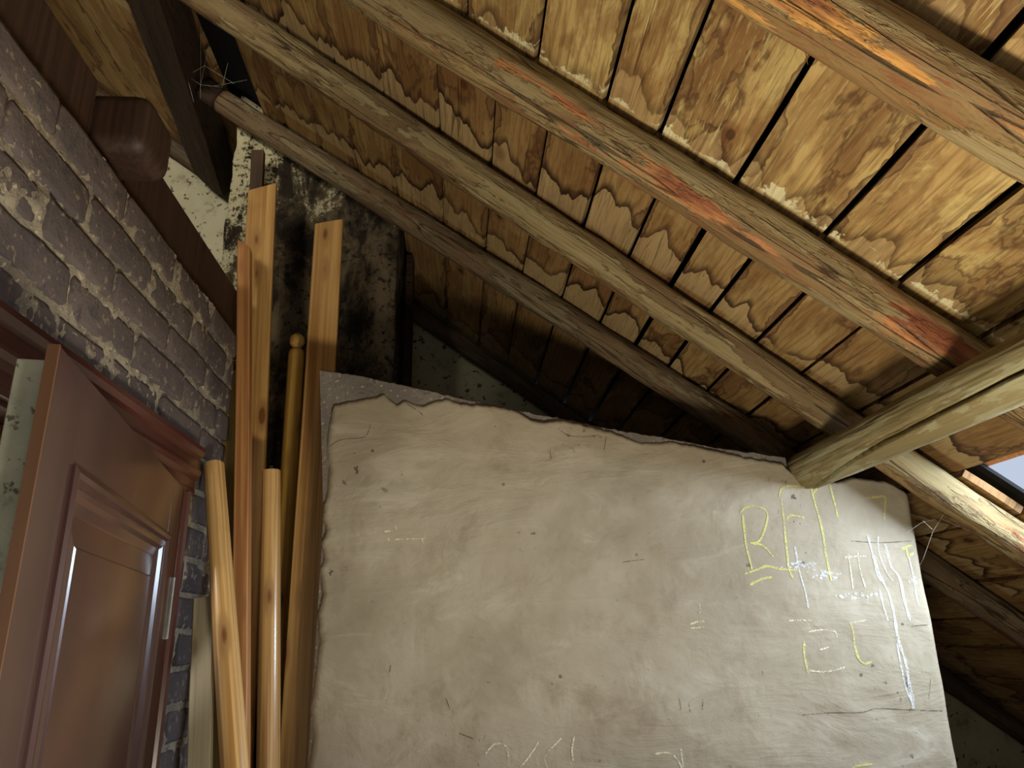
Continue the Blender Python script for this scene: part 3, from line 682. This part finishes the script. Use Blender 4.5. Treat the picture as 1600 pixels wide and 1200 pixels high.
# trimmer beside the chimney
c0, c1 = rp(-1.112, 1.50, -0.066), rp(-1.47, 3.37, -0.066); L = (c1-c0).length
V, F = [], []
nn = 40
for i in range(nn+1):
    x = L*i/nn
    for y, z in [(-0.092,-0.058),(-0.05,-0.064),(0.03,-0.062),(0.09,-0.056),(0.094,0.0),(0.09,0.058),(-0.09,0.058),(-0.094,0.0)]:
        V.append((x, y+0.006*nz(x*4, y*30, z*30), z+(0.005*nz(x*4, y*30, z*30+5) if z < 0.05 else 0)))
for i in range(nn):
    for j in range(8):
        a = i*8+j; b = i*8+(j+1) % 8; F.append((a, b, b+8, a+8))
F += [tuple(range(8)), tuple(nn*8+q for q in range(7, -1, -1))]
tag(mesh_obj('trimmer_beam', V, F, M['beam'], None, frame(c0, c1-c0, NRM)), 'dark squared beam left of the cut rafter ends, running along the roof', 'beam')
st = log('sooty_shade_stub', rp(-1.205, 2.525, -0.060), rp(-1.128, 2.533, -0.060), 0.046, 0.043, M['beam'], 12, NRM)  # dark stub put in for the sooty rafter end and its shadow
tag(st, 'short black stub standing in for the sooty cut rafter end and its shadow, above the chimney', 'beam')
# purlin
pu = log('purlin', (0.994, -1.8, 2.055), (0.994, 2.125, 2.055), 0.0577, 0.0568, M['purlin'], 8, (0, 0, 1), None, 120, 0.014, 0.55,
         [([(2.6, -26), (3.0, -28), (3.15, -33), (3.45, -40), (3.6, -52), (3.9, -88)], 0.085, 0.045),
          ([(3.18, -24), (3.4, -29), (3.5, -31)], 0.06, 0.015), ([(2.0, -12), (2.6, -20), (2.95, -24)], 0.07, 0.02)], 0.003)
tag(pu, 'smooth round grey-green purlin log with long crack resting on the plaster wall', 'beam')

# a pale splinter hanging from a board gap
sp = rp(0.72, 1.02, -0.002)
V = [(-0.0012,-0.001,0),(0.0014,-0.0012,0),(0.0002,0.0014,0),(-0.001,-0.0006,-0.03),(0.0012,-0.0006,-0.03),(0,0.001,-0.03),(0.0006,0,-0.047)]
tag(mesh_obj('splinter', V, [(0,1,4,3),(1,2,5,4),(2,0,3,5),(3,4,6),(4,5,6),(5,3,6),(0,2,1)], M['pine_yellow'], None, Matrix.Translation(sp)),
    'thin pale splinter hanging from the board gap beneath the orange rafter', 'splinter')

# ---- chimney
def rough_box(name, x0, x1, y0, y1, z0, top, mat, amp, res=0.02):
    V, F = [], []
    per = [(x0, y1), (x0, y0), (x1, y0), (x1, y1)]
    pts = []
    for (a, b), (c, d) in zip(per, per[1:]):
        n = max(2, int(math.hypot(c-a, d-b)/res))
        for q in range(n): pts.append((a+(c-a)*q/n, b+(d-b)*q/n))
    pts.append(per[-1]); W_ = len(pts); nv = 130
    for j in range(nv+1):
        for (x, y) in pts:
            zt = top(x); z = z0 if j == 0 else 2.0 + (zt-2.0)*(j-1)/(nv-1)
            d = amp*(nz(x*6, y*6, z*6) + 0.6*nz(x*17, y*17, z*15) + 0.35*nz(x*40, y*40, z*36))
            cx, cy = (x0+x1)/2, (y0+y1)/2; v = Vector((x-cx, y-cy)); 
            nx = -1 if x <= x0+1e-6 else (1 if x >= x1-1e-6 else 0); ny = -1 if y <= y0+1e-6 else 0
            V.append((x+nx*d, y+ny*d, z))
    for j in range(nv):
        for i in range(W_-1):
            a = j*W_+i; F.append((a, a+1, a+W_+1, a+W_))
        F.append((j*W_+W_-1, j*W_, (j+1)*W_, (j+1)*W_+W_-1))
    F.append(tuple(nv*W_+i for i in range(W_)))
    return mesh_obj(name, V, F, mat, None, None, smooth=True)
ch = rough_box('chimney', -0.892, -0.250, 2.60, 3.05, 0, lambda x: 3.0 - x*TAN + 0.05, M['chimney'], 0.008)
tag(ch, 'sooty chimney stack with flaking pale limewash behind the leaning boards', 'chimney')
tag(box('post', (-0.235, -0.205, 2.86, 2.95, 0, 3.13), M['beam'], None, 0.004), 'thin dark post beside the right edge of the chimney', 'post')

# ================================================================== LEANING BOARDS AND POLES
def lean(top, foot): 
    t = Vector(top); f = Vector(foot); return frame_z(f, t-f), (t-f).length
def frame_z(o, zdir, yhint=(0, 1, 0)):
    z = Vector(zdir).normalized(); y = Vector(yhint); y = (y - z*y.dot(z)).normalized(); x = y.cross(z)
    Mx = Matrix((x, y, z)).transposed().to_4x4(); Mx.translation = Vector(o); return Mx
def board_mesh(name, top, foot, w, d, mat, label, cutl=0.0, cutr=0.0, bulge=0.0, bev=0.0025, group='boards and poles leaning in the corner', cat='board', rot=0):
    Mx, L = lean(top, foot)
    if rot: Mx = Mx @ Matrix.Rotation(rad(rot), 4, 'Z')
    V, F = [], []; nzv = 24; prof = []
    for sx, sy in ((-1, -1), (1, -1), (1, 1), (-1, 1)):
        prof += [(sx*(w/2), sy*(d/2-bev)), (sx*(w/2-bev), sy*(d/2))] if (sx*sy < 0) == (False) else [(sx*(w/2-bev), sy*(d/2)), (sx*(w/2), sy*(d/2-bev))]
    for j in range(nzv+1):
        z = L*j/nzv
        for x, y in prof:
            zz = z
            f = (x/w+0.5)
            if j == nzv: zz = L - cutl*(1-f) - cutr*f + bulge*(1-(2*f-1)**2)
            V.append((x+0.0012*nz(z*2, x*9, 4), y+0.0012*nz(z*2, y*9, 8), zz))
    for j in range(nzv):
        for i in range(8): a = j*8+i; b = j*8+(i+1) % 8; F.append((a, b, b+8, a+8))
    F += [tuple(range(8)), tuple(nzv*8+i for i in range(7, -1, -1))]
    o = mesh_obj(name, V, F, mat, None, Mx)
    return tag(o, label, cat, group)
def turned(name, top, foot, prof, mat, label, cat, seg=28, groove=False, rot=0):
    """prof: list of (distance down from the top, radius)"""
    Mx, L = lean(top, foot); V, F = [], []
    if rot: Mx = Mx @ Matrix.Rotation(rad(rot), 4, 'Z')
    rows = [(L-d, r) for d, r in prof] + [(0.0, prof[-1][1])]
    for z, r in rows:
        for j in range(seg):
            a = 2*math.pi*j/seg; rr = r
            if groove and r > 0.004:
                if abs(a-5.9) < 0.13: rr = r*0.90
                if a > 6.05 or a < 0.15: rr = r*0.965
            V.append((rr*math.cos(a), rr*math.sin(a), z))
    for i in range(len(rows)-1):
        for j in range(seg): a = i*seg+j; b = i*seg+(j+1) % seg; F.append((a, b, b+seg, a+seg))
    F += [tuple(range(seg)), tuple((len(rows)-1)*seg+j for j in range(seg))]
    o = mesh_obj(name, V, F, mat, None, Mx, smooth=True)
    md = o.modifiers.new('edges', 'EDGE_SPLIT'); md.split_angle = rad(40)
    return tag(o, label, cat, 'boards and poles leaning in the corner')
board_mesh('batten', (-0.69, 2.2, 2.817), (-0.327, 1.73, 0), 0.038, 0.036, M['pine_tan'], 'slim tan square batten leaning leftmost among the tall boards', 0.0, 0.035, cat='batten')
board_mesh('pine_board', (-0.694, 2.34, 3.114), (-0.51, 2.156, 0), 0.094, 0.022, M['pine'], 'tallest honey pine board with a knot at its top, leaning behind the slim batten', 0.028, 0.0, 0.008)
board_mesh('pine_board', (-0.45, 2.30, 2.957), (-0.421, 2.247, 0), 0.092, 0.024, M['pine'], 'wide pine board standing right against the end of the plaster wall', 0.02, 0.0, 0.004)
board_mesh('grey_board', (-0.583, 1.84, 1.709), (-0.256, 1.224, 0), 0.046, 0.018, M['pine_grey'], 'short pale grey board leaning low against the brick beside the door', 0.0, 0.0)
board_mesh('olive_board', (-0.676, 2.172, 2.373), (-0.513, 2.104, 0), 0.040, 0.016, M['pine_olive'], 'narrow olive board half hidden behind the slim tan batten', 0.0, 0.0)
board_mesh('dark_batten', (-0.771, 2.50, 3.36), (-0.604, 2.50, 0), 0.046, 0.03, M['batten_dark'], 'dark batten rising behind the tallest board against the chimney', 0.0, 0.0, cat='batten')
turned('stair_spindle', (-0.559, 2.44, 2.601), (-0.506, 2.407, 0),
       [(0.0, 0.004), (0.002, 0.012), (0.008, 0.019), (0.018, 0.0245), (0.030, 0.0255), (0.040, 0.023), (0.048, 0.016), (0.052, 0.0135), (0.056, 0.0155), (0.060, 0.022), (0.066, 0.0255), (0.08, 0.027), (0.5, 0.028)],
       M['pine_yellow'], 'yellow pine newel pole with a turned ball on top', 'pole')
turned('handrail_pole', (-0.615, 1.90, 2.034), (-0.107, 1.345, 0), [(0.0, 0.020), (0.002, 0.0245), (0.6, 0.0275)], M['pine_gloss'],
       'glossy varnished round pine handrail leaning nearest the door', 'pole', 36, True)
fp = turned('handrail_pole', (-0.523, 2.10, 2.06), (-0.355, 2.016, 0), [(0.0, 0.020), (0.002, 0.0245), (0.6, 0.028)], M['pine_gloss'],
       'round pine pole with a peg in its top, standing between batten and wide board', 'pole', 36)
pg = mesh_obj('peg', *join_vf(box_vf(-0.0035, 0.0035, -0.0035, 0.0035, 0, 0.012)), M['steel'], fp)
pg.matrix_local = Matrix.Translation((0, 0, (Vector((-0.523, 2.10, 2.06))-Vector((-0.355, 2.016, 0))).length))

# ================================================================== ADDED FLOOR LAMP (unseen uplighter put in for the light falloff on the boards)
LX, LY, LZ = 0.29, 0.66, 0.98
def lathe(name, prof, mat, parent, seg=24):
    V, F = [], []
    for r, z in prof:
        for j in range(seg): a = 2*math.pi*j/seg; V.append((r*math.cos(a), r*math.sin(a), z))
    for i in range(len(prof)-1):
        for j in range(seg): a = i*seg+j; b = i*seg+(j+1) % seg; F.append((a, b, b+seg, a+seg))
    return mesh_obj(name, V, F, mat, parent, smooth=True)
lamp = tag(empty('added_floor_lamp', Matrix.Translation((LX, LY, 0))), 'black uplighter floor lamp added out of view beside the photographer to light the ceiling', 'lamp')
lathe('base', [(0.0, 0.0), (0.13, 0.0), (0.13, 0.012), (0.04, 0.025), (0.012, 0.04), (0.0, 0.04)], M['felt'], lamp)
lathe('pole', [(0.0, 0.035), (0.010, 0.035), (0.010, LZ-0.08), (0.0, LZ-0.08)], M['felt'], lamp, 12)
lathe('lamp_shade', [(0.012, LZ-0.09), (0.05, LZ-0.085), (0.12, LZ-0.03), (0.165, LZ+0.03), (0.170, LZ+0.05), (0.160, LZ+0.03), (0.115, LZ-0.022), (0.048, LZ-0.075), (0.0, LZ-0.078)], M['felt'], lamp)
ld = bpy.data.lights.new('added_uplight', 'AREA'); ld.shape = 'DISK'; ld.size = 0.30; ld.energy = 30; ld.color = (1.0, 0.91, 0.72)
lo = bpy.data.objects.new('added_uplight', ld); COL.objects.link(lo); lo.location = (LX, LY, LZ + 0.055); lo.rotation_euler = (math.pi, 0, 0)

# ================================================================== THE HOLE IN THE ROOF
def rbox(name, b, mat, label, cat, bev=0.003, group=None):
    o = box(name, b, mat, None, bev, ROOF); return tag(o, label, cat, group)
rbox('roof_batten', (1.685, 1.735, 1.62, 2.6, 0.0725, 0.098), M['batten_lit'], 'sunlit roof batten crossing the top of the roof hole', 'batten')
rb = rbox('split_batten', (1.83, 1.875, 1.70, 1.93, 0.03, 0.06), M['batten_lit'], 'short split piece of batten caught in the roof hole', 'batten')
# cobwebs
def web(name, pts_list, label):
    V, F = [], []
    for pts in pts_list:
        for p, q in zip(pts, pts[1:]):
            p = Vector(p); q = Vector(q); Mx = frame(p, q-p, (0.1, 0.9, 0.3)); L = (q-p).length; k = len(V)
            for x in (0, L):
                for a in range(3): V.append(tuple(Mx @ Vector((x, 0.0006*math.cos(a*2.1), 0.0006*math.sin(a*2.1)))))
            F += [(k, k+1, k+4, k+3), (k+1, k+2, k+5, k+4), (k+2, k, k+3, k+5)]
    return tag(mesh_obj(name, V, F, M['web']), label, 'cobweb')
web('cobweb', [[(1.305, 2.03, 1.905), (1.262, 2.03, 1.895), (1.225, 2.05, 1.868)], [(1.31, 2.0, 1.912), (1.285, 2.02, 1.87), (1.262, 2.05, 1.80), (1.258, 2.07, 1.78)],
               [(1.285, 2.02, 1.875), (1.262, 2.02, 1.90)], [(1.37, 1.99, 1.866), (1.305, 2.0, 1.90)]], 'wispy cobweb threads between rafter and right edge of the plaster wall')

A = rp(-1.09, 2.44, -0.05); B = rp(-1.14, 2.30, -0.004); C_ = rp(-1.21, 2.42, -0.10); D_ = rp(-1.16, 2.44, -0.09); E_ = rp(-0.98, 2.36, -0.006); F_ = rp(-1.13, 2.20, -0.01)
web('cobweb', [[A, D_, C_], [B, D_], [E_, A.lerp(D_, 0.4)], [F_, D_], [D_, D_ + Vector((0.01, -0.01, -0.07))], [A, B.lerp(E_, 0.5)], [C_, B.lerp(D_, 0.5), E_.lerp(A, 0.5)], [C_, C_ + Vector((0.03, 0.02, -0.1))]],
    'tangled cobweb over the black gap at the cut rafter end')
